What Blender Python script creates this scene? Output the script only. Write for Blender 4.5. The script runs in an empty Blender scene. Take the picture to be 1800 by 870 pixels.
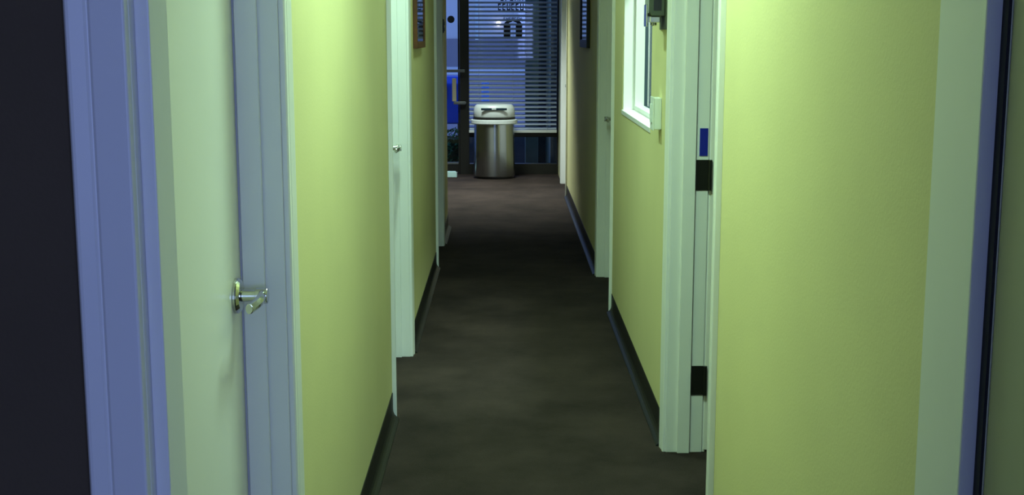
import bpy, bmesh, math, random
from mathutils import Vector, Matrix
random.seed(7)
PI = math.pi
S = bpy.context.scene
COL = S.collection

# ------------------------------------------------------------------ camera, world, exposure
F = 2255.0
PITCH = math.atan(375 / F)
YAW = math.atan(14 * math.cos(PITCH) / F)
cam_d = bpy.data.cameras.new('camera')
cam_d.sensor_fit = 'HORIZONTAL'
cam_d.sensor_width = 36.0
cam_d.lens = F / 1800.0 * 36.0
cam_d.clip_start = 0.02
cam_d.clip_end = 400
cam = bpy.data.objects.new('camera', cam_d)
COL.objects.link(cam)
cam.location = (0, 0, 1.4)
cam.rotation_euler = (PI / 2 - PITCH, 0, -YAW)
S.camera = cam
S.view_settings.view_transform = 'Standard'
S.view_settings.look = 'None'
S.view_settings.exposure = 0.0
S.view_settings.gamma = 1.0
S.view_settings.use_curve_mapping = False
S.cycles.use_denoising = True
S.cycles.max_bounces = 12
S.cycles.diffuse_bounces = 6
S.cycles.sample_clamp_indirect = 6.0

WORLD_COL = (0.19, 0.33, 0.85)
WORLD_STR = 1.0
w = bpy.data.worlds.new('dusk_sky')
S.world = w
w.use_nodes = True
bg = w.node_tree.nodes['Background']
bg.inputs[0].default_value = (*WORLD_COL, 1)
bg.inputs[1].default_value = WORLD_STR

LAMP_COL = (0.60, 1.0, 0.74)


def area(name, loc, rot, sx, sy, power, col, spread=PI):
    l = bpy.data.lights.new(name, 'AREA')
    l.shape = 'RECTANGLE'
    l.size = sx
    l.size_y = sy
    l.energy = power
    l.color = col
    l.spread = spread
    o = bpy.data.objects.new(name, l)
    COL.objects.link(o)
    o.location = loc
    o.rotation_euler = rot
    return o


# ceiling lamps of the corridor and the lobby, plus one added fill: (y, power, x, spread)
LAMPS = [
    ('corridor_lamp_light', (0.10, 3.02, 2.405), 0.30, 0.50, 25, LAMP_COL, math.radians(145)),
    ('corridor_lamp_light', (-0.31, 4.85, 2.405), 0.08, 0.30, 15, LAMP_COL, math.radians(130)),
    ('lobby_lamp_light', (-0.35, 11.3, 2.465), 0.60, 0.60, 44, (0.84, 1.0, 0.90), math.radians(95)),
    ('side_room_lamp_light', (1.12, 4.95, 2.405), 0.20, 0.60, 60, (0.74, 1.0, 0.82), math.radians(170)),
    ('corridor_lamp_light', (0.05, 6.1, 2.405), 0.20, 0.20, 5.0, LAMP_COL, math.radians(140)),  # weak fill, added to brighten the farther door frames
]
# dusk daylight from the window of the room the camera stands in
DAY = ('daylight', (0.80, -2.05, 1.45), (PI / 2, 0, math.radians(10)), 1.0, 1.2, 43, (0.32, 0.44, 1.0))
area(*DAY)

# ------------------------------------------------------------------ materials
MATS = {}


def mat(name, col, rough=0.5, metal=0.0, bump=0.0, bscale=60, var=0.0, vscale=6, spec=None, emit=None, estr=0, coat=0):
    if name in MATS:
        return MATS[name]
    m = bpy.data.materials.new(name)
    m.use_nodes = True
    nt = m.node_tree
    b = nt.nodes['Principled BSDF']
    b.inputs['Base Color'].default_value = (*col, 1)
    b.inputs['Roughness'].default_value = rough
    b.inputs['Metallic'].default_value = metal
    if spec is not None:
        b.inputs['Specular IOR Level'].default_value = spec
    if coat:
        b.inputs['Coat Weight'].default_value = coat
    if emit:
        b.inputs['Emission Color'].default_value = (*emit, 1)
        b.inputs['Emission Strength'].default_value = estr
    tc = nt.nodes.new('ShaderNodeTexCoord')
    if var:
        n = nt.nodes.new('ShaderNodeTexNoise')
        n.inputs['Scale'].default_value = vscale
        n.inputs['Detail'].default_value = 5
        r = nt.nodes.new('ShaderNodeValToRGB')
        r.color_ramp.elements[0].position = 0.3
        r.color_ramp.elements[1].position = 0.7
        r.color_ramp.elements[0].color = (*[max(0, c * (1 - var)) for c in col], 1)
        r.color_ramp.elements[1].color = (*[min(1, c * (1 + var)) for c in col], 1)
        nt.links.new(tc.outputs['Object'], n.inputs['Vector'])
        nt.links.new(n.outputs['Fac'], r.inputs['Fac'])
        nt.links.new(r.outputs['Color'], b.inputs['Base Color'])
    if bump:
        n2 = nt.nodes.new('ShaderNodeTexNoise')
        n2.inputs['Scale'].default_value = bscale
        n2.inputs['Detail'].default_value = 3
        bp = nt.nodes.new('ShaderNodeBump')
        bp.inputs['Strength'].default_value = bump
        bp.inputs['Distance'].default_value = 0.003
        nt.links.new(tc.outputs['Object'], n2.inputs['Vector'])
        nt.links.new(n2.outputs['Fac'], bp.inputs['Height'])
        nt.links.new(bp.outputs['Normal'], b.inputs['Normal'])
    MATS[name] = m
    return m


PAINT = mat('wall_paint', (0.68, 0.63, 0.325), 0.62, bump=0.12, bscale=180, var=0.03, vscale=2.5)
CHAR = mat('charcoal_paint', (0.085, 0.062, 0.036), 0.85, bump=0.1, bscale=150, var=0.05)
TRIM = mat('white_trim', (0.80, 0.80, 0.78), 0.38, var=0.02, vscale=3)
DOORW = mat('white_door_paint', (0.84, 0.82, 0.76), 0.36, bump=0.03, bscale=90)
CEIL = mat('ceiling_paint', (0.80, 0.80, 0.78), 0.8, bump=0.2, bscale=40)
COVE = mat('black_rubber', (0.010, 0.009, 0.008), 0.45, spec=0.4)
CHROME = mat('chrome', (0.62, 0.62, 0.60), 0.16, metal=1.0)
BRONZE = mat('dark_hinge_metal', (0.035, 0.035, 0.03), 0.38, metal=0.7)
STEEL = mat('brushed_steel', (0.42, 0.45, 0.46), 0.24, metal=1.0)
_nt = STEEL.node_tree
_b = _nt.nodes['Principled BSDF']
_b.inputs['Anisotropic'].default_value = 0.9
_t = _nt.nodes.new('ShaderNodeTangent')
_t.direction_type = 'RADIAL'
_t.axis = 'Z'
_nt.links.new(_t.outputs[0], _b.inputs['Tangent'])
_b.inputs['Anisotropic Rotation'].default_value = 0.25
BLACKM = mat('black_aluminium', (0.012, 0.011, 0.008), 0.5)
BLACKP = mat('black_plastic', (0.012, 0.012, 0.012), 0.35)
LID = mat('pale_lid_plastic', (0.66, 0.70, 0.70), 0.3)
BLUE = mat('blue_label', (0.004, 0.012, 0.30), 0.5)
WHITEP = mat('white_plastic', (0.78, 0.82, 0.78), 0.35)
BLIND = mat('blind_slats', (0.40, 0.45, 0.55), 0.5)
BROWNF = mat('brown_frame_wood', (0.11, 0.035, 0.005), 0.65, var=0.3, vscale=20)
GREYP = mat('grey_photo_print', (0.20, 0.24, 0.30), 0.18, var=0.5, vscale=4, coat=0.6)
NAVYP = mat('blue_photo_print', (0.06, 0.10, 0.22), 0.14, var=0.9, vscale=5, coat=0.6)
GREYM = mat('grey_metal', (0.16, 0.17, 0.18), 0.4, metal=0.4)
BEIGE = mat('beige_handle', (0.48, 0.44, 0.30), 0.45)
PALE = mat('pale_cyan_foam', (0.50, 0.72, 0.74), 0.6)
HAND = mat('dark_green_metal', (0.07, 0.085, 0.06), 0.55)


def glass_mat():
    m = bpy.data.materials.new('clear_glass')
    m.use_nodes = True
    nt = m.node_tree
    nt.nodes.clear()
    out = nt.nodes.new('ShaderNodeOutputMaterial')
    mx = nt.nodes.new('ShaderNodeMixShader')
    tr = nt.nodes.new('ShaderNodeBsdfTransparent')
    tr.inputs[0].default_value = (0.93, 0.96, 0.97, 1)
    gl = nt.nodes.new('ShaderNodeBsdfGlossy')
    gl.inputs['Roughness'].default_value = 0.02
    fr = nt.nodes.new('ShaderNodeFresnel')
    geo = nt.nodes.new('ShaderNodeNewGeometry')
    ior = nt.nodes.new('ShaderNodeMapRange')      # same reflectance entering and leaving the thin pane
    ior.inputs['To Min'].default_value = 1.35
    ior.inputs['To Max'].default_value = 1 / 1.35
    nt.links.new(geo.outputs['Backfacing'], ior.inputs['Value'])
    nt.links.new(ior.outputs[0], fr.inputs['IOR'])
    nt.links.new(fr.outputs[0], mx.inputs[0])
    nt.links.new(tr.outputs[0], mx.inputs[1])
    nt.links.new(gl.outputs[0], mx.inputs[2])
    nt.links.new(mx.outputs[0], out.inputs[0])
    return m


GLASS = glass_mat()


def carpet_mat(name, col, var):
    m = bpy.data.materials.new(name)
    m.use_nodes = True
    nt = m.node_tree
    b = nt.nodes['Principled BSDF']
    b.inputs['Roughness'].default_value = 0.95
    b.inputs['Specular IOR Level'].default_value = 0.15
    tc = nt.nodes.new('ShaderNodeTexCoord')
    big = nt.nodes.new('ShaderNodeTexNoise')
    big.inputs['Scale'].default_value = 2.6
    big.inputs['Detail'].default_value = 6
    big.inputs['Roughness'].default_value = 0.65
    fine = nt.nodes.new('ShaderNodeTexNoise')
    fine.inputs['Scale'].default_value = 220
    fine.inputs['Detail'].default_value = 3
    mixv = nt.nodes.new('ShaderNodeMath')
    mixv.operation = 'MULTIPLY_ADD'
    mixv.inputs[1].default_value = 0.25
    r = nt.nodes.new('ShaderNodeValToRGB')
    r.color_ramp.elements[0].position = 0.42
    r.color_ramp.elements[1].position = 0.85
    r.color_ramp.elements[0].color = (*[c * (1 - var) for c in col], 1)
    r.color_ramp.elements[1].color = (*[c * (1 + var) for c in col], 1)
    bp = nt.nodes.new('ShaderNodeBump')
    bp.inputs['Strength'].default_value = 0.8
    bp.inputs['Distance'].default_value = 0.004
    for n in (big, fine):
        nt.links.new(tc.outputs['Object'], n.inputs['Vector'])
    nt.links.new(fine.outputs['Fac'], mixv.inputs[0])
    nt.links.new(big.outputs['Fac'], mixv.inputs[2])
    nt.links.new(mixv.outputs[0], r.inputs['Fac'])
    nt.links.new(r.outputs['Color'], b.inputs['Base Color'])
    nt.links.new(fine.outputs['Fac'], bp.inputs['Height'])
    nt.links.new(bp.outputs['Normal'], b.inputs['Normal'])
    return m


CARPET = carpet_mat('brown_carpet', (0.032, 0.0215, 0.0185), 0.5)


# ------------------------------------------------------------------ mesh helpers
def BM():
    return bmesh.new()


def bx(bm, x0, x1, y0, y1, z0, z1):
    x0, x1 = min(x0, x1), max(x0, x1)
    y0, y1 = min(y0, y1), max(y0, y1)
    z0, z1 = min(z0, z1), max(z0, z1)
    vs = [bm.verts.new(p) for p in [(x0, y0, z0), (x1, y0, z0), (x1, y1, z0), (x0, y1, z0),
                                    (x0, y0, z1), (x1, y0, z1), (x1, y1, z1), (x0, y1, z1)]]
    for f in [(0, 3, 2, 1), (4, 5, 6, 7), (0, 1, 5, 4), (1, 2, 6, 5), (2, 3, 7, 6), (3, 0, 4, 7)]:
        bm.faces.new([vs[i] for i in f])
    return bm


def prism(bm, pts, mapf, a, b):
    """extrude a 2-D polygon; mapf(p, q, t) -> xyz, t runs a..b"""
    A = [bm.verts.new(mapf(p, q, a)) for p, q in pts]
    B = [bm.verts.new(mapf(p, q, b)) for p, q in pts]
    n = len(pts)
    for i in range(n):
        bm.faces.new([A[i], A[(i + 1) % n], B[(i + 1) % n], B[i]])
    bm.faces.new(A[::-1])
    bm.faces.new(B)
    bmesh.ops.recalc_face_normals(bm, faces=bm.faces[:])
    return bm


def cyl(bm, p0, p1, r0, r1=None, n=24):
    r1 = r0 if r1 is None else r1
    p0, p1 = Vector(p0), Vector(p1)
    d = p1 - p0
    q = Vector((0, 0, 1)).rotation_difference(d.normalized()).to_matrix()
    A = [bm.verts.new(p0 + q @ Vector((r0 * math.cos(2 * PI * i / n), r0 * math.sin(2 * PI * i / n), 0))) for i in range(n)]
    B = [bm.verts.new(p1 + q @ Vector((r1 * math.cos(2 * PI * i / n), r1 * math.sin(2 * PI * i / n), 0))) for i in range(n)]
    for i in range(n):
        bm.faces.new([A[i], A[(i + 1) % n], B[(i + 1) % n], B[i]])
    bm.faces.new(A[::-1])
    bm.faces.new(B)
    return bm


def obj(name, bm, m, parent=None, bevel=0.0, smooth=False, seg=2):
    me = bpy.data.meshes.new(name)
    bmesh.ops.recalc_face_normals(bm, faces=bm.faces[:])
    bm.to_mesh(me)
    bm.free()
    me.materials.append(m)
    if smooth:
        for p in me.polygons:
            p.use_smooth = True
    o = bpy.data.objects.new(name, me)
    COL.objects.link(o)
    if parent:
        o.parent = parent
        par = Vector((0, 0, 0))
        q = parent
        while q:
            par += q.location
            q = q.parent
        o.location = (0, 0, 0)
        me.transform(Matrix.Translation(-par))
    if bevel:
        md = o.modifiers.new('bevel', 'BEVEL')
        md.width = bevel
        md.segments = seg
        md.limit_method = 'ANGLE'
        md.angle_limit = math.radians(40)
        md.harden_normals = False
    return o


def tag(o, label=None, cat=None, group=None, kind=None):
    if label: o['label'] = label
    if cat: o['category'] = cat
    if group: o['group'] = group
    if kind: o['kind'] = kind
    return o


def empty(name, loc, label, cat, group=None, kind=None):
    o = bpy.data.objects.new(name, None)
    o.empty_display_size = 0.1
    COL.objects.link(o)
    o.location = loc
    return tag(o, label, cat, group, kind)


# ------------------------------------------------------------------ dimensions
XL, XR = -0.413, 0.547          # hall faces of the corridor walls
T = 0.122                        # wall thickness
HEAD = 2.05                     # top of door openings
CH = 2.45                       # corridor ceiling
LC = 2.50
JT = 0.02                       # jamb lining
YE = 12.95                      # storefront plane
Y0 = 1.438                       # camera side of the doorway we look through
YD = 1.60                       # its corridor side
LOPEN = [(1.555, 2.38), (4.635, 5.49), (7.72, 8.47)]
ROPEN = [(3.265, 4.178), (6.455, 7.36), (11.15, 12.10)]
WIN = (4.81, 5.955, 1.055, 1.72)
LEND = 9.32

# ------------------------------------------------------------------ structure
tag(obj('floor', bx(BM(), -3.0, 3.2, -2.4, YE + 0.12, -0.1, 0), CARPET), 'dark brown carpet running down the whole corridor', 'floor', kind='structure')
tag(obj('ceiling', bx(bx(BM(), -3.0, 3.2, -2.4, LEND, CH, CH + 0.1), -3.0, 3.2, LEND, YE + 0.12, LC, LC + 0.1), CEIL),
    'white painted ceiling over the corridor and lobby', 'ceiling', kind='structure')


def wall_run(bm, x0, x1, ya, yb, opens, top):
    y = ya
    for (a, b) in opens:
        bx(bm, x0, x1, y, a - JT, 0, top)
        bx(bm, x0, x1, a - JT, b + JT, HEAD + JT, top)
        y = b + JT
    bx(bm, x0, x1, y, yb, 0, top)


bm = BM()
wall_run(bm, XL - T, XL, 1.53, LEND, LOPEN, CH)
tag(obj('wall_left', bm, PAINT), 'yellow-green painted left corridor wall broken by white door frames', 'wall', kind='structure')

bm = BM()
a, b, z0, z1 = WIN
bx(bm, XR, XR + T, YD, ROPEN[0][0] - JT, 0, CH)
bx(bm, XR, XR + T, ROPEN[0][0] - JT, ROPEN[0][1] + JT, HEAD + JT, CH)
bx(bm, XR, XR + T, ROPEN[0][1] + JT, a - .012, 0, CH)
bx(bm, XR, XR + T, a - .012, b + .012, 0, z0 - .02)
bx(bm, XR, XR + T, a - .012, b + .012, z1 + .012, CH)
bx(bm, XR, XR + T, b + .012, ROPEN[1][0] - JT, 0, CH)
bx(bm, XR, XR + T, ROPEN[1][0] - JT, ROPEN[1][1] + JT, HEAD + JT, CH)
bx(bm, XR, XR + T, ROPEN[1][1] + JT, LEND, 0, CH)
bx(bm, XR, XR + T, LEND, ROPEN[2][0] - JT, 0, LC)
bx(bm, XR, XR + T, ROPEN[2][0] - JT, ROPEN[2][1] + JT, HEAD + JT, LC)
bx(bm, XR, XR + T, ROPEN[2][1] + JT, YE + 0.1, 0, LC)
tag(obj('wall_right', bm, PAINT), 'yellow-green painted right corridor wall with a window opening', 'wall', kind='structure')

# camera room shell, rooms to both sides, lobby
bm = BM()
bx(bm, -3.0, XL - JT, Y0, 1.53, 0, CH)
bx(bm, XL - JT, 0.60, Y0, YD, HEAD + .02, CH)
bx(bm, 0.60, 3.2, Y0, YD, 0, CH)
tag(obj('wall_front', bm, CHAR), 'charcoal wall around the doorway nearest the viewer', 'wall', kind='structure')
bm = BM()
bx(bm, -3.0, .25, -2.4, -2.28, 0, CH)
bx(bm, .25, 1.35, -2.4, -2.28, 0, 0.8)
bx(bm, .25, 1.35, -2.4, -2.28, 2.1, CH)
bx(bm, 1.35, 3.2, -2.4, -2.28, 0, CH)
tag(obj('wall_back', bm, CHAR), 'charcoal wall behind the viewer with a window', 'wall', kind='structure')
tag(obj('wall_outer_left', bx(BM(), -3.12, -3.0, -2.4, YE + .12, 0, LC), PAINT), 'outer left wall of the rooms and lobby', 'wall', kind='structure')
tag(obj('wall_outer_right', bx(BM(), 3.2, 3.32, -2.4, YE + .12, 0, LC), CHAR), 'outer right wall of the side rooms', 'wall', kind='structure')
bm = BM()
bx(bm, -3.0, XL - T, LEND - .12, LEND, 0, CH)
tag(obj('wall_lobby_left', bm, PAINT), 'lobby wall turning left where the corridor ends', 'wall', kind='structure')
bm = BM()
bx(bm, -3.0, -1.47, YE, YE + .12, 0, LC)
bx(bm, -1.47, XR, YE, YE + .12, 2.3, LC)
bx(bm, XR + T, 3.2, YE, YE + .12, 0, LC)
tag(obj('wall_far', bm, PAINT), 'far lobby wall around the glass storefront', 'wall', kind='structure')


# ------------------------------------------------------------------ cove base
def cove_pts(h=0.1):
    # (out from wall, z)
    return [(0, 0), (0.026, 0), (0.0255, 0.003), (0.021, 0.0065), (0.014, 0.011), (0.008, 0.018), (0.004, 0.028), (0.003, 0.040), (0.003, h - .003), (0.0015, h), (0, h)]


def cove(name, side, ya, yb, label):
    s = 1 if side == 'l' else -1
    x = XL if side == 'l' else XR
    bm = prism(BM(), cove_pts(), lambda p, q, t: (x + s * p, t, q), ya, yb)
    return tag(obj(name, bm, COVE), label, 'baseboard', kind='structure')


CW = 0.067
cove('baseboard_left', 'l', LOPEN[0][1] + CW, LOPEN[1][0] - CW, 'black rubber cove base under the near left wall panel')
cove('baseboard_left', 'l', LOPEN[1][1] + CW, LOPEN[2][0] - CW, 'black rubber cove base under the left wall panel with the picture')
cove('baseboard_left', 'l', LOPEN[2][1] + CW, LEND, 'black rubber cove base on the short far left wall end')
cove('baseboard_right', 'r', 1.63, ROPEN[0][0] - CW, 'black rubber cove base under the nearest right wall panel')
cove('baseboard_right', 'r', ROPEN[0][1] + CW, ROPEN[1][0] - CW, 'black rubber cove base under the corridor window')
cove('baseboard_right', 'r', ROPEN[1][1] + CW, ROPEN[2][0] - CW, 'black rubber cove base under the dark far right wall')


# ------------------------------------------------------------------ doors
def lever(parent, side, xf, yc, z, ydir, k=1.0):
    """chrome lever on a leaf whose hall face is x = xf; hall lies towards s"""
    s = 1 if side == 'l' else -1
    bm = BM()
    cyl(bm, (xf, yc, z), (xf + s * .006, yc, z), .033, .033, 32)
    cyl(bm, (xf + s * .006, yc, z), (xf + s * .012, yc, z), .033, .027, 32)
    cyl(bm, (xf + s * .012, yc, z), (xf + s * .042, yc, z), .0115, .0105, 24)
    # hub and swept lever blade
    cyl(bm, (xf + s * .038, yc, z), (xf + s * .060, yc, z), .015, .0145, 24)
    pts = []
    N = 8
    secs = []
    for i in range(N + 1):
        t = i / N
        y = yc + ydir * (.10 * t)
        xo = xf + s * (.049 + .004 * math.sin(PI * t) - .004 * t * t)
        zz = z - .004 * t * t
        hz = .0125 - .003 * t
        hx = .0085 - .0015 * t
        ring = [bm.verts.new((xo + hx * math.cos(a), y, zz + hz * math.sin(a))) for a in [2 * PI * k_ / 12 for k_ in range(12)]]
        secs.append(ring)
    for A, B in zip(secs, secs[1:]):
        for i in range(12):
            bm.faces.new([A[i], A[(i + 1) % 12], B[(i + 1) % 12], B[i]])
    bm.faces.new(secs[0])
    bm.faces.new(secs[-1][::-1])
    o = obj('lever_handle', bm, CHROME, parent, bevel=.0012)
    o['label'] = 'chrome lever handle'
    return o


def casing_v(bm, side, xw, ye, ydir):
    """vertical casing board from the reveal at ye outwards in ydir, profile steps"""
    s = 1 if side == 'l' else -1
    w = .057
    prof = [(0, 0), (0, .009), (.004, .012), (.020, .012), (.023, .0095), (.026, .012), (.050, .016), (.055, .016), (w, .014), (w, 0)]
    prism(bm, prof, lambda p, q, t: (xw + s * q, ye + ydir * p, t), 0, HEAD + .063)


def door(name, side, y0, y1, label, hinge='near', ajar=None, handle=True, hinges=False):
    s = 1 if side == 'l' else -1           # direction towards the corridor
    xw = XL if side == 'l' else XR
    root = empty(name, (xw, (y0 + y1) / 2, 0), label, 'door', kind='structure')
    xb = xw - s * T
    # jambs, stop
    for (ya, yb, d) in ((y0 - JT, y0, 1), (y1, y1 + JT, -1)):
        bm = bx(BM(), xw, xb, ya, yb, 0, HEAD)
        yf = y0 if d == 1 else y1
        bx(bm, xw - s * .037, xw - s * .078, yf, yf + d * .011, 0, HEAD)
        obj('door_jamb', bm, TRIM, root, bevel=.0015)
    bm = bx(BM(), xw, xb, y0 - JT, y1 + JT, HEAD, HEAD + JT)
    bx(bm, xw - s * .037, xw - s * .078, y0 + .011, y1 - .011, HEAD - .011, HEAD)
    obj('door_head', bm, TRIM, root, bevel=.0015)
    # casings on the corridor side and the room side
    for (xc, sd) in ((xw, side), (xb, 'r' if side == 'l' else 'l')):
        for (ye, d) in ((y0 - .005, -1), (y1 + .005, 1)):
            if name == 'door_1' and d == -1 and sd == side:
                continue
            obj('door_casing', (lambda b: (casing_v(b, sd, xc, ye, d), b)[1])(BM()), TRIM, root, bevel=.001)
        ss = 1 if sd == 'l' else -1
        obj('door_casing', bx(BM(), xc, xc + ss * .015, y0 - .004, y1 + .004, HEAD + .005, HEAD + .063), TRIM, root, bevel=.002)
    # leaf
    xf = xw - s * .082
    if ajar is None:
        leaf = obj('door_leaf', bx(BM(), xf, xf - s * .038, y0 + .003, y1 - .006, .008, HEAD - .003), DOORW, root, bevel=.0015)
        if handle:
            yc = y1 - .062 if hinge == 'near' else y0 + .062
            lever(leaf, side, xf, yc, .925, -1 if hinge == 'near' else 1)
    else:
        # leaf swung into the side room about the far jamb, 92 degrees
        leaf = obj('door_leaf', bx(BM(), xb - s * .006, xb - s * (.006 + (y1 - y0) - .006), y1 + .001, y1 + .037, .008, HEAD - .003), DOORW, root, bevel=.0015)
        for zc in (.252, .945, 1.78):
            bm = bx(BM(), xw - s * .081, xw - s * .1205, y1 - .0025, y1 + .0005, zc - .050, zc + .050)
            cyl(bm, (xb - s * .004, y1 - .006, zc - .05), (xb - s * .004, y1 - .006, zc + .05), .0065, n=16)
            h = obj('hinge', bm, BRONZE, root)
            h['label'] = 'dark metal hinge leaf and knuckle'
        lever(leaf, 'x', 0, 0, 0, 1) if False else None
    return root


door('door_1', 'l', *LOPEN[0], 'closed white door with chrome lever, nearest on the left')
door('door_2', 'l', *LOPEN[1], 'brightly lit white door frame on the left, middle of the three left doors')
door('door_3', 'l', *LOPEN[2], 'dim white door frame on the left, farthest of the left doors')
d4 = door('door_4', 'r', *ROPEN[0], 'open doorway on the right with dark hinges on a pale green frame', ajar=True)
door('door_5', 'r', *ROPEN[1], 'white door frame on the right between the window and the dark wall', hinge='near')
door('door_6', 'r', *ROPEN[2], 'white door frame on the right beside the far glass front', hinge='near')

# blue tag on the jamb above the middle hinge
o = obj('blue_tag', bx(BM(), .6375, .6640, 4.1755, 4.1785, 1.008, 1.098), BLUE, d4)
o['label'] = 'blue strip label on the frame above the hinge'

# the doorway the camera looks through
root = empty('door_7', (0.07, Y0, 0), 'white frame of the doorway nearest the viewer, lit blue by daylight', 'door', kind='structure')
bm = bx(BM(), XL - JT, XL, Y0, 1.53, 0, HEAD)
obj('door_jamb', bm, TRIM, root, bevel=.0015)
bm = bx(BM(), XL, XL + .017, 1.456, 1.535, 0, HEAD)
obj('door_stop', bm, TRIM, root, bevel=.002)
bm = bx(BM(), .562, .60, Y0, YD + .01, 0, HEAD)
obj('door_jamb', bm, TRIM, root, bevel=.0015)
bm = bx(BM(), .541, .562, 1.458, 1.617, 0, HEAD)
obj('door_stop', bm, TRIM, root, bevel=.003)
obj('door_head', bx(BM(), XL - JT, .60, Y0, YD, HEAD, HEAD + .02), TRIM, root, bevel=.0015)
bm = bx(BM(), .5585, .562, 1.440, 1.4575, 0, HEAD)  # black strip over the jamb face, painted in for shade in the hinge gap
o = obj('gap_shade_strip', bm, mat('gap_shade_black', (.008, .008, .012), .7), root)
o['label'] = 'black strip standing in for the shaded gap beside the stop'
# camera-side casings with a stepped profile
prof = [(0, 0), (0, .014), (.002, .016), (.038, .016), (.0415, .0125), (.045, .016), (.060, .019), (.0635, .019), (.066, .016), (.066, 0)]
bm = prism(BM(), prof, lambda p, q, t: (XL - .0005 - p, Y0 - q, t), 0, HEAD + .06)
obj('door_casing', bm, TRIM, root, bevel=.001)
bm = prism(BM(), prof, lambda p, q, t: (.612 + p, Y0 - q, t), 0, HEAD + .06)
obj('door_casing', bm, TRIM, root, bevel=.001)
obj('door_casing', bx(BM(), XL - .004, .612, Y0 - .016, Y0, HEAD + .004, HEAD + .066), TRIM, root, bevel=.002)
# open leaf hinged on the right jamb, swung towards the viewer
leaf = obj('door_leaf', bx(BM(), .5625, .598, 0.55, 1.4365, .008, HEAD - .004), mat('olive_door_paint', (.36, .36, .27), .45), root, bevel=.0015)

# ------------------------------------------------------------------ corridor window on the right
a, b, z0, z1 = WIN
root = empty('window_1', (XR, (a + b) / 2, z0), 'bright white trimmed window opening in the right corridor wall', 'window', kind='structure')
obj('window_reveal', bx(BM(), XR + .004, XR + T, a - .012, a, z0, z1), TRIM, root, bevel=.001)
obj('window_reveal', bx(BM(), XR + .004, XR + T, b, b + .012, z0, z1), TRIM, root, bevel=.001)
obj('window_reveal', bx(BM(), XR + .004, XR + T, a - .012, b + .012, z1, z1 + .012), TRIM, root)
obj('window_sill', bx(BM(), XR - .004, XR + T, a - .012, b + .012, z0 - .02, z0), TRIM, root, bevel=.002)
bm = BM()
fx0, fx1 = XR + .055, XR + .098
for (ya, yb, za, zb) in ((a, a + .02, z0, z1), (b - .02, b, z0, z1), (a + .02, b - .02, z0, z0 + .02), (a + .02, b - .02, z1 - .02, z1)):
    bx(bm, fx0, fx1, ya, yb, za, zb)
obj('window_frame', bm, TRIM, root, bevel=.002)
bm = BM()  # added slate strip in place of the dark room behind the glass
for (ya, yb, za, zb) in ((a, a + .019, z0, z1), (b - .019, b, z0, z1), (a + .019, b - .019, z0, z0 + .019)):
    bx(bm, fx1, XR + .1135, ya, yb, za, zb)
o = obj('dark_view_strip', bm, mat('dark_view_slate', (.035, .06, .085), .5), root)
o['label'] = 'dark slate strip added for the dark room seen past the white frame'
obj('window_pane', bx(BM(), XR + .114, XR + .119, a + .0195, b - .0195, z0 + .0195, z1 - .0005), GLASS, root)

# ------------------------------------------------------------------ side room walls beyond the window
bm = BM()
bx(bm, XR + T, 3.2, 6.25, 6.37, 0, CH)
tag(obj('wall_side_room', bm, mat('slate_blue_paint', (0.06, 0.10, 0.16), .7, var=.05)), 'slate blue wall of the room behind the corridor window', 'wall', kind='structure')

# ------------------------------------------------------------------ storefront
root = empty('window_2', (0.09, YE, 0), 'black framed storefront window behind the steel bin', 'window', kind='structure')
fr = BM()
bx(fr, -.445, -.352, YE, YE + .10, 0, 2.3)         # heavy mullion beside the door
obj('mullion', fr, BLACKM, root, bevel=.002)
obj('window_frame', bx(BM(), .531, XR, YE, YE + .10, 0, 2.3), BLACKM, root, bevel=.002)
obj('window_frame', bx(BM(), -.352, .531, YE, YE + .10, 2.24, 2.3), BLACKM, root, bevel=.002)
obj('transom', bx(BM(), -.352, .531, YE, YE + .10, .376, .424), BLACKM, root, bevel=.002)
obj('bottom_rail', bx(BM(), -.352, .531, YE, YE + .10, 0, .105), BLACKM, root, bevel=.002)
obj('window_pane', bx(BM(), -.352, .531, YE + .05, YE + .056, .424, 2.24), GLASS, root)
obj('window_pane', bx(BM(), -.352, .531, YE + .05, YE + .056, .105, .376), GLASS, root)

root = empty('door_8', (-.9, YE, 0), 'black framed glass entrance door at the end of the corridor', 'door', kind='structure')
obj('door_frame', bx(BM(), -1.47, -1.42, YE, YE + .10, 0, 2.3), BLACKM, root, bevel=.002)
obj('door_frame', bx(BM(), -1.42, -.445, YE, YE + .10, 2.15, 2.3), BLACKM, root, bevel=.002)
bm = BM()
bx(bm, -1.415, -1.34, YE + .025, YE + .07, .008, 2.145)
bx(bm, -.462, -.448, YE + .025, YE + .07, .008, 2.145)
bx(bm, -1.34, -.462, YE + .025, YE + .07, 2.06, 2.145)
bx(bm, -1.34, -.462, YE + .025, YE + .07, .008, .10)
leaf = obj('door_leaf', bm, BLACKM, root, bevel=.002)
obj('door_pane', bx(BM(), -1.34, -.462, YE + .045, YE + .051, .118, 2.06), GLASS, leaf)
o = obj('glazing_bead', bx(BM(), -1.34, -.462, YE + .02, YE + .06, .10, .118), GREYM, leaf)
bm = bx(BM(), -1.38, -.392, YE - .055, YE - .03, 1.024, 1.052)
for x in (-1.36, -.41):
    bx(bm, x - .012, x + .012, YE - .03, YE + .025 if x < -1 else YE, 1.026, 1.05)
obj('push_bar', bm, GREYM, leaf, bevel=.003)
bm = bx(BM(), -.505, -.388, YE - .05, YE - .03, .706, .734)
bx(bm, -.40, -.38, YE - .03, YE, .71, .73)
bx(bm, -.50, -.48, YE - .03, YE + .025, .71, .73)
obj('latch_bar', bm, GREYM, leaf, bevel=.003)
o = obj('pull_handle', bx(bx(BM(), -.520, -.478, YE - .03, YE - .012, .735, .965), -.508, -.490, YE - .012, YE + .045, .78, .80), BEIGE, leaf, bevel=.004)
o['label'] = 'beige upright pull handle'
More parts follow.
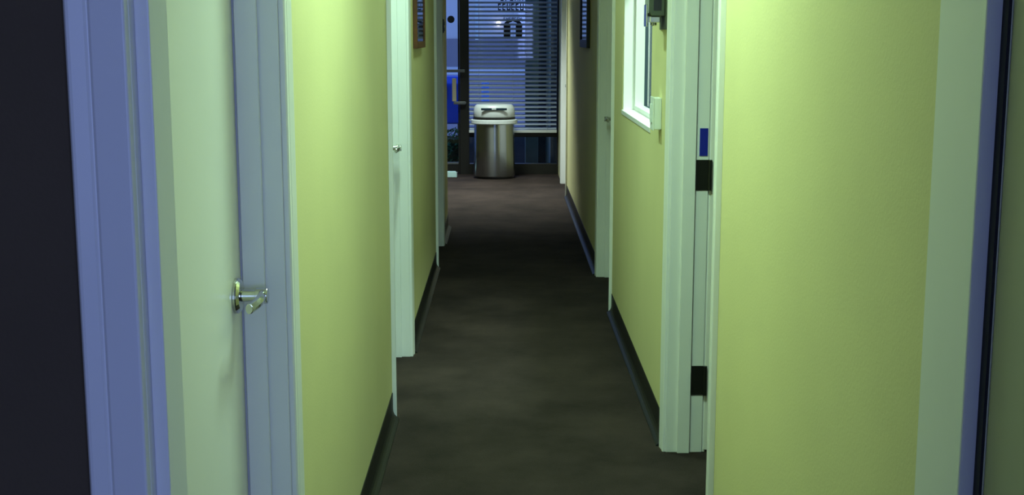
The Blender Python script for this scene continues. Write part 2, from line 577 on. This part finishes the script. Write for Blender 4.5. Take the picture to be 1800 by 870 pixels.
o = obj('round_disc', cyl(BM(), (-.529, YE + .020, 1.545), (-.529, YE + .045, 1.545), .036, n=28), BLACKP, leaf, bevel=.003)
o['label'] = 'round black disc on the glass'

# ------------------------------------------------------------------ blind
root = empty('window_blind', (.09, YE - .05, 2.2), 'pale venetian blind hanging over the storefront window above the bin', 'blind')
bx0, bx1 = -.348, .524
bm = BM()
P = .0427
z = .470
tl = math.radians(24)
nsl = 0
while z < 2.17:
    pts = []
    for i in range(5):
        t = (i / 4 - .5)
        pts.append((t * .050 * math.cos(tl), t * .050 * math.sin(tl) + .003 * (1 - 4 * t * t)))
    low = [(p, q - .0012) for p, q in pts[::-1]]
    prism(bm, pts + low, lambda p, q, t: (t, YE - .05 + p, z + q), bx0, bx1)
    z += P
obj('slats', bm, BLIND, root)
obj('head_rail', bx(BM(), bx0, bx1, YE - .078, YE - .022, 2.18, 2.235), BLIND, root, bevel=.002)
obj('bottom_rail', bx(BM(), bx0 - .004, bx1 + .004, YE - .075, YE - .025, .424, .452), mat('pale_rail', (.74, .76, .76), .4), root, bevel=.004)
for x in (-.25, .09, .43):
    bm = BM()
    cyl(bm, (x, YE - .077, .44), (x, YE - .077, 2.2), .0012, n=8)
    obj('ladder_cord', bm, BLIND, root)

# ------------------------------------------------------------------ lettering on the glass (mirrored, worn; only dark strokes are legible)
root = empty('window_lettering', (.09, YE + .05, 1.45), 'dark reversed lettering and square emblem on the storefront glass', 'sign')
INK = mat('dark_blue_vinyl', (0.02, 0.03, 0.07), .5)
INK2 = mat('faded_vinyl', (0.10, 0.13, 0.26), .5)
yl0, yl1 = YE + .0475, YE + .0498


def strokes(name, rows, m):
    bm = BM()
    for (x, zz, ww, hh) in rows:
        bx(bm, x, x + ww, yl0, yl1, zz, zz + hh)
    return obj(name, bm, m, root)


rg = random.Random(3)


def textrow(name, x0, x1, zb, h, m, cw):
    R = []
    x = x0
    while x < x1 - cw * .6:
        k = rg.random()
        st = h * .2
        R.append((x, zb, cw * .22, h))
        if k < .7:
            R.append((x + cw * .22, zb + h - st, cw * .45, st))
        if k > .3:
            R.append((x + cw * .22, zb + h * .42, cw * .4, st * .9))
        if k < .5 or k > .8:
            R.append((x + cw * .22, zb, cw * .45, st))
        if k > .55:
            R.append((x + cw * .6, zb, cw * .2, h))
        x += cw
    return strokes(name, R, m)


textrow('lettering_row', -.035, .200, 1.725, .07, INK2, .047)
textrow('lettering_row', -.060, .205, 1.632, .07, INK, .044)
textrow('lettering_row', -.005, .185, 1.535, .030, INK2, .027)
# emblem: arched top over two dark blocks parted by a light bar
bm = BM()
bx(bm, -.004, .064, yl0, yl1, 1.370, 1.490)
bx(bm, .117, .182, yl0, yl1, 1.370, 1.490)
obj('emblem_block', bm, mat('black_vinyl', (.004, .004, .006), .5), root)
bm = BM()
for k in range(9):
    a0 = PI * k / 9
    a1 = PI * (k + 1) / 9
    if k == 4:
        continue
    q = [(.089 + r * math.cos(t) * 1.0, 1.498 + r * math.sin(t) * .5) for r, t in ((.088, a0), (.088, a1), (.045, a1), (.045, a0))]
    prism(bm, q, lambda p, s_, t: (p, t, s_), yl0, yl1)
obj('emblem_arch', bm, INK, root)


# ------------------------------------------------------------------ steel bin
def d_outline(w, d, n=40, flat=.25):
    """D-like super-ellipse outline, centred"""
    P_ = []
    for i in range(n):
        t = 2 * PI * i / n
        c, s = math.cos(t), math.sin(t)
        e = 2 / 2.08
        P_.append((w / 2 * math.copysign(abs(c) ** e, c), d / 2 * math.copysign(abs(s) ** e, s)))
    return P_


def loft(bm, secs, cx, cy, cap=True):
    rings = [[bm.verts.new((cx + x, cy + y, z)) for x, y in d_outline(w, d)] for (w, d, z) in secs]
    for A, B in zip(rings, rings[1:]):
        n = len(A)
        for i in range(n):
            bm.faces.new([A[i], A[(i + 1) % n], B[(i + 1) % n], B[i]])
    if cap:
        bm.faces.new(rings[0][::-1])
        bm.faces.new(rings[-1])
    return bm


bcx, bcy = -.098, 12.62
root = empty('waste_bin', (bcx, bcy, 0), 'brushed steel waste bin with pale lid standing before the storefront window', 'bin')
obj('foot_ring', loft(BM(), [(.375, .27, 0), (.385, .28, .006), (.385, .28, .022)], bcx, bcy), BLACKP, root)
o = obj('bin_body', loft(BM(), [(.400, .305, .022), (.410, .315, .032), (.400, .307, .30), (.390, .30, .535)], bcx, bcy), STEEL, root, smooth=True)
o.modifiers.new('e', 'EDGE_SPLIT').split_angle = math.radians(50)
o = obj('rim', loft(BM(), [(.44, .33, .533), (.456, .345, .540), (.456, .345, .572), (.445, .335, .578)], bcx, bcy), LID, root, bevel=.002)
o = obj('lid_gasket', loft(BM(), [(.415, .31, .578), (.415, .31, .598)], bcx, bcy), BLACKP, root)
bm = loft(BM(), [(.395, .30, .598), (.405, .31, .606), (.405, .31, .655), (.395, .30, .690), (.370, .275, .712), (.345, .25, .722), (.30, .20, .722), (.29, .19, .690)], bcx, bcy)
obj('bin_lid', bm, LID, root, smooth=True)
obj('lid_flap', loft(BM(), [(.285, .185, .693), (.285, .185, .703), (.25, .15, .708)], bcx, bcy), mat('dark_lid', (.01, .025, .035), .25), root)
o = obj('sensor_strip', bx(BM(), bcx - .125, bcx + .125, bcy - .166, bcy - .150, .672, .694), mat('dark_lid', (.01, .025, .035), .25), root, bevel=.004)
o['label'] = 'dark sensor strip across the front of the lid'
obj('sensor_eye', bx(BM(), bcx - .022, bcx + .022, bcy - .170, bcy - .160, .678, .692), LID, o, bevel=.002)

# small pale block at the door foot
root = empty('door_stop', (-.535, 12.72, 0), 'small pale cyan wedge lying on the carpet at the glass door', 'doorstop')
bm = prism(BM(), [(-.62, 0), (-.470, 0), (-.470, .045), (-.485, .056), (-.62, .056)], lambda p, q, t: (p, t, q), 12.66, 12.72)
obj('wedge', bm, PALE, root, bevel=.003)
obj('rubber_pad', bx(BM(), -.474, -.462, 12.665, 12.715, .002, .05), GREYM, root, bevel=.002)


# ------------------------------------------------------------------ pictures
def picture(side, ya, yb, za, zb, frame_m, art_m, label, thick=.02, fw=.035):
    s = 1 if side == 'l' else -1
    xw = XL if side == 'l' else XR
    root = empty('framed_picture', (xw, (ya + yb) / 2, za), label, 'picture')
    bm = BM()
    for (y_a, y_b, z_a, z_b) in ((ya, ya + fw, za, zb), (yb - fw, yb, za, zb), (ya + fw, yb - fw, za, za + fw), (ya + fw, yb - fw, zb - fw, zb)):
        bx(bm, xw + s * .001, xw + s * thick, y_a, y_b, z_a, z_b)
    obj('picture_frame', bm, frame_m, root, bevel=.002)
    obj('mat_board', bx(BM(), xw + s * .002, xw + s * .009, ya + fw, yb - fw, za + fw, zb - fw), mat('grey_mat_board', (.34, .36, .36), .6), root)
    m_ = .05
    obj('print', bx(BM(), xw + s * .009, xw + s * .0105, ya + fw + m_, yb - fw - m_, za + fw + m_, zb - fw - m_), art_m, root)
    obj('picture_glass', bx(BM(), xw + s * .013, xw + s * .015, ya + fw, yb - fw, za + fw, zb - fw), GLASS, root)
    return root


picture('l', 5.90, 6.50, 1.335, 2.0, BROWNF, GREYP, 'brown framed picture on the left wall past the bright door frame', fw=.03)
picture('r', 8.26, 9.02, 1.312, 2.0, BLACKM, NAVYP, 'black framed picture on the dark right wall', thick=.022, fw=.05)

# ------------------------------------------------------------------ light switch box on right wall
root = empty('light_switch', (XR, 4.52, 1.13), 'white surface-mounted light switch box beside the corridor window', 'switch')
obj('back_box', bx(BM(), XR - .026, XR, 4.465, 4.545, 1.072, 1.182), WHITEP, root, bevel=.003)
obj('switch_plate', bx(BM(), XR - .031, XR - .026, 4.462, 4.548, 1.069, 1.185), WHITEP, root, bevel=.002)
o = obj('rocker', bx(BM(), XR - .036, XR - .031, 4.490, 4.520, 1.095, 1.160), WHITEP, root, bevel=.002)

# ------------------------------------------------------------------ wall dispenser above the switch
root = empty('wall_dispenser', (XR, 4.43, 1.43), 'grey metal dispenser with chrome spout on the right wall above the switch', 'dispenser')
obj('back_plate', bx(BM(), XR - .006, XR, 4.34, 4.53, 1.415, 1.70), HAND, root, bevel=.002)
bm = BM()
prism(bm, [(0.006, 1.46), (.050, 1.46), (.058, 1.475), (.058, 1.66), (.045, 1.69), (.006, 1.69)], lambda p, q, t: (XR - p, t, q), 4.38, 4.50)
obj('housing', bm, HAND, root, bevel=.003)
o = obj('side_panel', bx(BM(), XR - .044, XR - .018, 4.3785, 4.3795, 1.478, 1.66), BLACKP, root)
obj('front_trim', bx(BM(), XR - .061, XR - .0585, 4.385, 4.495, 1.47, 1.66), mat('satin_metal', (.42, .45, .43), .45, metal=.6), root, bevel=.001)
bm = BM()
bx(bm, XR - .056, XR - .020, 4.385, 4.47, 1.438, 1.459)
cyl(bm, (XR - .040, 4.41, 1.428), (XR - .040, 4.41, 1.44), .010, n=16)
o = obj('spout', bm, CHROME, root, bevel=.003)
o['label'] = 'chrome spout under the housing'
obj('push_lever', bx(BM(), XR - .066, XR - .0615, 4.40, 4.48, 1.425, 1.50), CHROME, root, bevel=.002)

# ------------------------------------------------------------------ two-button control on the far left door frame
root = empty('button_plate', (-.414, 8.545, 1.45), 'small black two-button control fixed on the farthest left door frame', 'control')
obj('plate', bx(BM(), -.4385 + .041, -.392, 8.483, 8.530, 1.408, 1.497), BLACKP, root, bevel=.002)
for zc in (1.430, 1.470):
    obj('button', cyl(BM(), (-.392, 8.506, zc), (-.386, 8.506, zc), .012, n=16), GREYM, root)
obj('cap', bx(BM(), -.3975, -.392, 8.486, 8.527, 1.4975, 1.505), WHITEP, root)


# ------------------------------------------------------------------ ceiling lamps
def lamp(kind, i, cx, cy, sx, sy, zc, label):
    root = empty('ceiling_lamp', (cx, cy, zc), label, 'lamp')
    t = .02
    bm = BM()
    for (xa, xb, ya, yb) in ((cx - sx / 2 - t, cx - sx / 2, cy - sy / 2 - t, cy + sy / 2 + t), (cx + sx / 2, cx + sx / 2 + t, cy - sy / 2 - t, cy + sy / 2 + t),
                             (cx - sx / 2, cx + sx / 2, cy - sy / 2 - t, cy - sy / 2), (cx - sx / 2, cx + sx / 2, cy + sy / 2, cy + sy / 2 + t)):
        bx(bm, xa, xb, ya, yb, zc - .03, zc)
    obj('lamp_frame', bm, TRIM, root, bevel=.002)
    obj('diffuser', bx(BM(), cx - sx / 2, cx + sx / 2, cy - sy / 2, cy + sy / 2, zc - .02, zc), mat('lamp_diffuser', (.8, .8, .8), .5, emit=LAMP_COL, estr=2.0), root)
    L = LAMPS[i]
    l = area(L[0], (L[1][0], L[1][1], zc - .034), (0, 0, 0), L[2], L[3], L[4], L[5], L[6])
    l.parent = root
    l.location = (0, 0, -.034)
    return root


lamp('c', 0, .10, LAMPS[0][1][1], .30, .50, CH, 'long ceiling lamp over the near corridor between the first two left doors')
lamp('c', 1, -.31, LAMPS[1][1][1], .08, .30, CH, 'slim ceiling lamp over the corridor across from the window')
lamp('c', 4, .05, LAMPS[4][1][1], .20, .20, CH, 'small dim fill lamp added over the corridor past the window')
lamp('r', 3, 1.12, LAMPS[3][1][1], .20, .60, CH, 'ceiling lamp of the side room just behind the corridor window')
lamp('l', 2, -.35, LAMPS[2][1][1], .60, .60, LC, 'large square ceiling lamp over the lobby')

# ------------------------------------------------------------------ room behind the viewer: its window
root = empty('window_3', (.80, -2.34, .8), 'window behind the viewer letting in blue dusk light', 'window', kind='structure')
bm = BM()
for (xa, xb, za, zb) in ((.25, .29, .8, 2.1), (1.31, 1.35, .8, 2.1), (.29, 1.31, .8, .84), (.29, 1.31, 2.06, 2.1), (.78, .82, .84, 2.06)):
    bx(bm, xa, xb, -2.38, -2.30, za, zb)
obj('window_frame', bm, TRIM, root)
obj('window_pane', bx(bx(BM(), .29, .78, -2.345, -2.339, .84, 2.06), .82, 1.31, -2.345, -2.339, .84, 2.06), GLASS, root)

# ------------------------------------------------------------------ outdoors
ASPH = mat('dark_asphalt', (0.010, 0.014, 0.014), 1.0, spec=0.05, bump=.3, bscale=40, var=.25, vscale=3)
CONC = mat('pale_paving', (0.34, 0.30, 0.34), .85, var=.12, vscale=.6)
BAND = mat('light_concrete', (0.80, 0.82, 0.84), .8, var=.05)
FAC = mat('pale_render', (0.95, 0.90, 0.86), .85, var=.10, vscale=.15)
tag(obj('ground', bx(BM(), -60, 60, YE + .12, 18.0, -.22, -.02), ASPH), 'dark asphalt outside the entrance', 'ground', kind='structure')
tag(obj('ground', bx(BM(), -60, 60, 18.0, 46.0, -.22, -.02), CONC), 'pale paving of the yard outside', 'ground', kind='structure')
tag(obj('ground', bx(BM(), -60, 60, 46.0, 57.0, -.22, -.02), BAND), 'light concrete strip before the opposite building', 'ground', kind='structure')
root = empty('opposite_building', (0, 57.2, 0), 'pale rendered building across the yard seen through the glass', 'building')
obj('facade', bx(BM(), -30, 30, 57.2, 58, -.02, 7), FAC, root)
obj('plinth', bx(BM(), -30, 30, 57.1, 57.2, -.02, 1.2), mat('dull_plinth', (.36, .33, .36), .85), root)
obj('roof_edge', bx(BM(), -30.2, 30.2, 57.0, 58.1, 7, 7.25), BLACKM, root)
obj('downpipe', cyl(BM(), (-1.2, 57.1, 1.15), (-1.2, 57.1, 7), .075, n=14), mat('pale_pipe', (.9, 1, .95), .5), root)
root = empty('wall_lantern', (-.246, 57.2, 1.86), 'small glowing lantern on the building across the yard', 'lamp')
obj('lantern_arm', bx(BM(), -.266, -.226, 57.12, 57.2, 1.90, 1.98), BLACKM, root)
bm = BM()
bmesh.ops.create_icosphere(bm, subdivisions=2, radius=.11, matrix=Matrix.Translation((-.246, 57.04, 1.86)))
obj('globe', bm, mat('lantern_glow', (1, 1, 1), .5, emit=(1, .95, .98), estr=2.4), root, smooth=True)

# entrance pillar with recess and pipe just outside the right end of the window
root = empty('entrance_pillar', (.5, 14.2, 0), 'grey green pillar outside the right end of the storefront', 'pillar')
obj('shaft', bx(BM(), .232, .372, 14.0, 14.35, -.02, 3.2), mat('green_grey_stone', (.17, .24, .20), .8, var=.15, vscale=8), root, bevel=.006)
obj('side_wall', bx(BM(), .372, 1.6, 14.2, 14.35, -.02, 3.2), mat('dark_stone', (.07, .09, .10), .8, var=.2), root)
obj('pipe', cyl(BM(), (.485, 14.15, -.02), (.485, 14.15, 3.2), .026, n=16), mat('pale_teal_pipe', (.35, .50, .50), .5), root)

# blue drop box and low hedge seen through the glass door
root = empty('drop_box', (-1.05, 16.3, 0), 'saturated blue drop box standing outside the glass door', 'box')
BP = mat('blue_enamel', (0.004, 0.10, 0.75), .4)
bm = prism(BM(), [(15.95, .30), (16.65, .30), (16.65, .80), (16.55, .88), (16.05, .88), (15.95, .80)], lambda p, q, t: (t, p, q), -1.6, -.50)
obj('body', bm, BP, root, bevel=.02)
obj('chute_door', bx(BM(), -1.4, -.7, 15.935, 15.95, .62, .76), mat('deep_blue_enamel', (0.002, 0.03, 0.42), .4), root, bevel=.004)
for x in (-1.55, -.58):
    for y in (16.0, 16.57):
        obj('leg', bx(BM(), x, x + .05, y, y + .05, -.02, .30), GREYM, root)
root = empty('kerb_post', (-.24, 20, 0), 'short bright blue post in the yard behind the blind', 'post')
obj('post_body', cyl(BM(), (-.29, 20, -.02), (-.29, 20, .66), .06, n=16), mat('light_blue_paint', (.25, .45, 1.0), .5), root)
obj('post_base', cyl(BM(), (-.29, 20, -.02), (-.29, 20, .03), .10, n=16), GREYM, root)

bm = BM()
rg2 = random.Random(5)
for i in range(2600):
    c = Vector((rg2.uniform(-1.9, -.42), rg2.uniform(14.0, 14.4), rg2.uniform(.0, .36)))
    n = Vector((rg2.gauss(0, 1), rg2.gauss(0, 1), rg2.gauss(0, 1))).normalized()
    u = n.orthogonal().normalized()
    v = n.cross(u)
    L, W = rg2.uniform(.02, .035), rg2.uniform(.009, .014)
    vs = [bm.verts.new(c + u * L), bm.verts.new(c + v * W), bm.verts.new(c - u * L), bm.verts.new(c - v * W)]
    bm.faces.new(vs)
root = empty('hedge', (-1.1, 14.2, 0), 'low dark green hedge outside the glass door', 'hedge')
o = obj('foliage', bm, mat('dark_leaf', (.02, .20, .10), .6, var=.4, vscale=10), root)
obj('stem', bx(BM(), -1.85, -.47, 14.08, 14.32, -.02, .26), mat('hedge_core', (.01, .05, .025), .9), root)
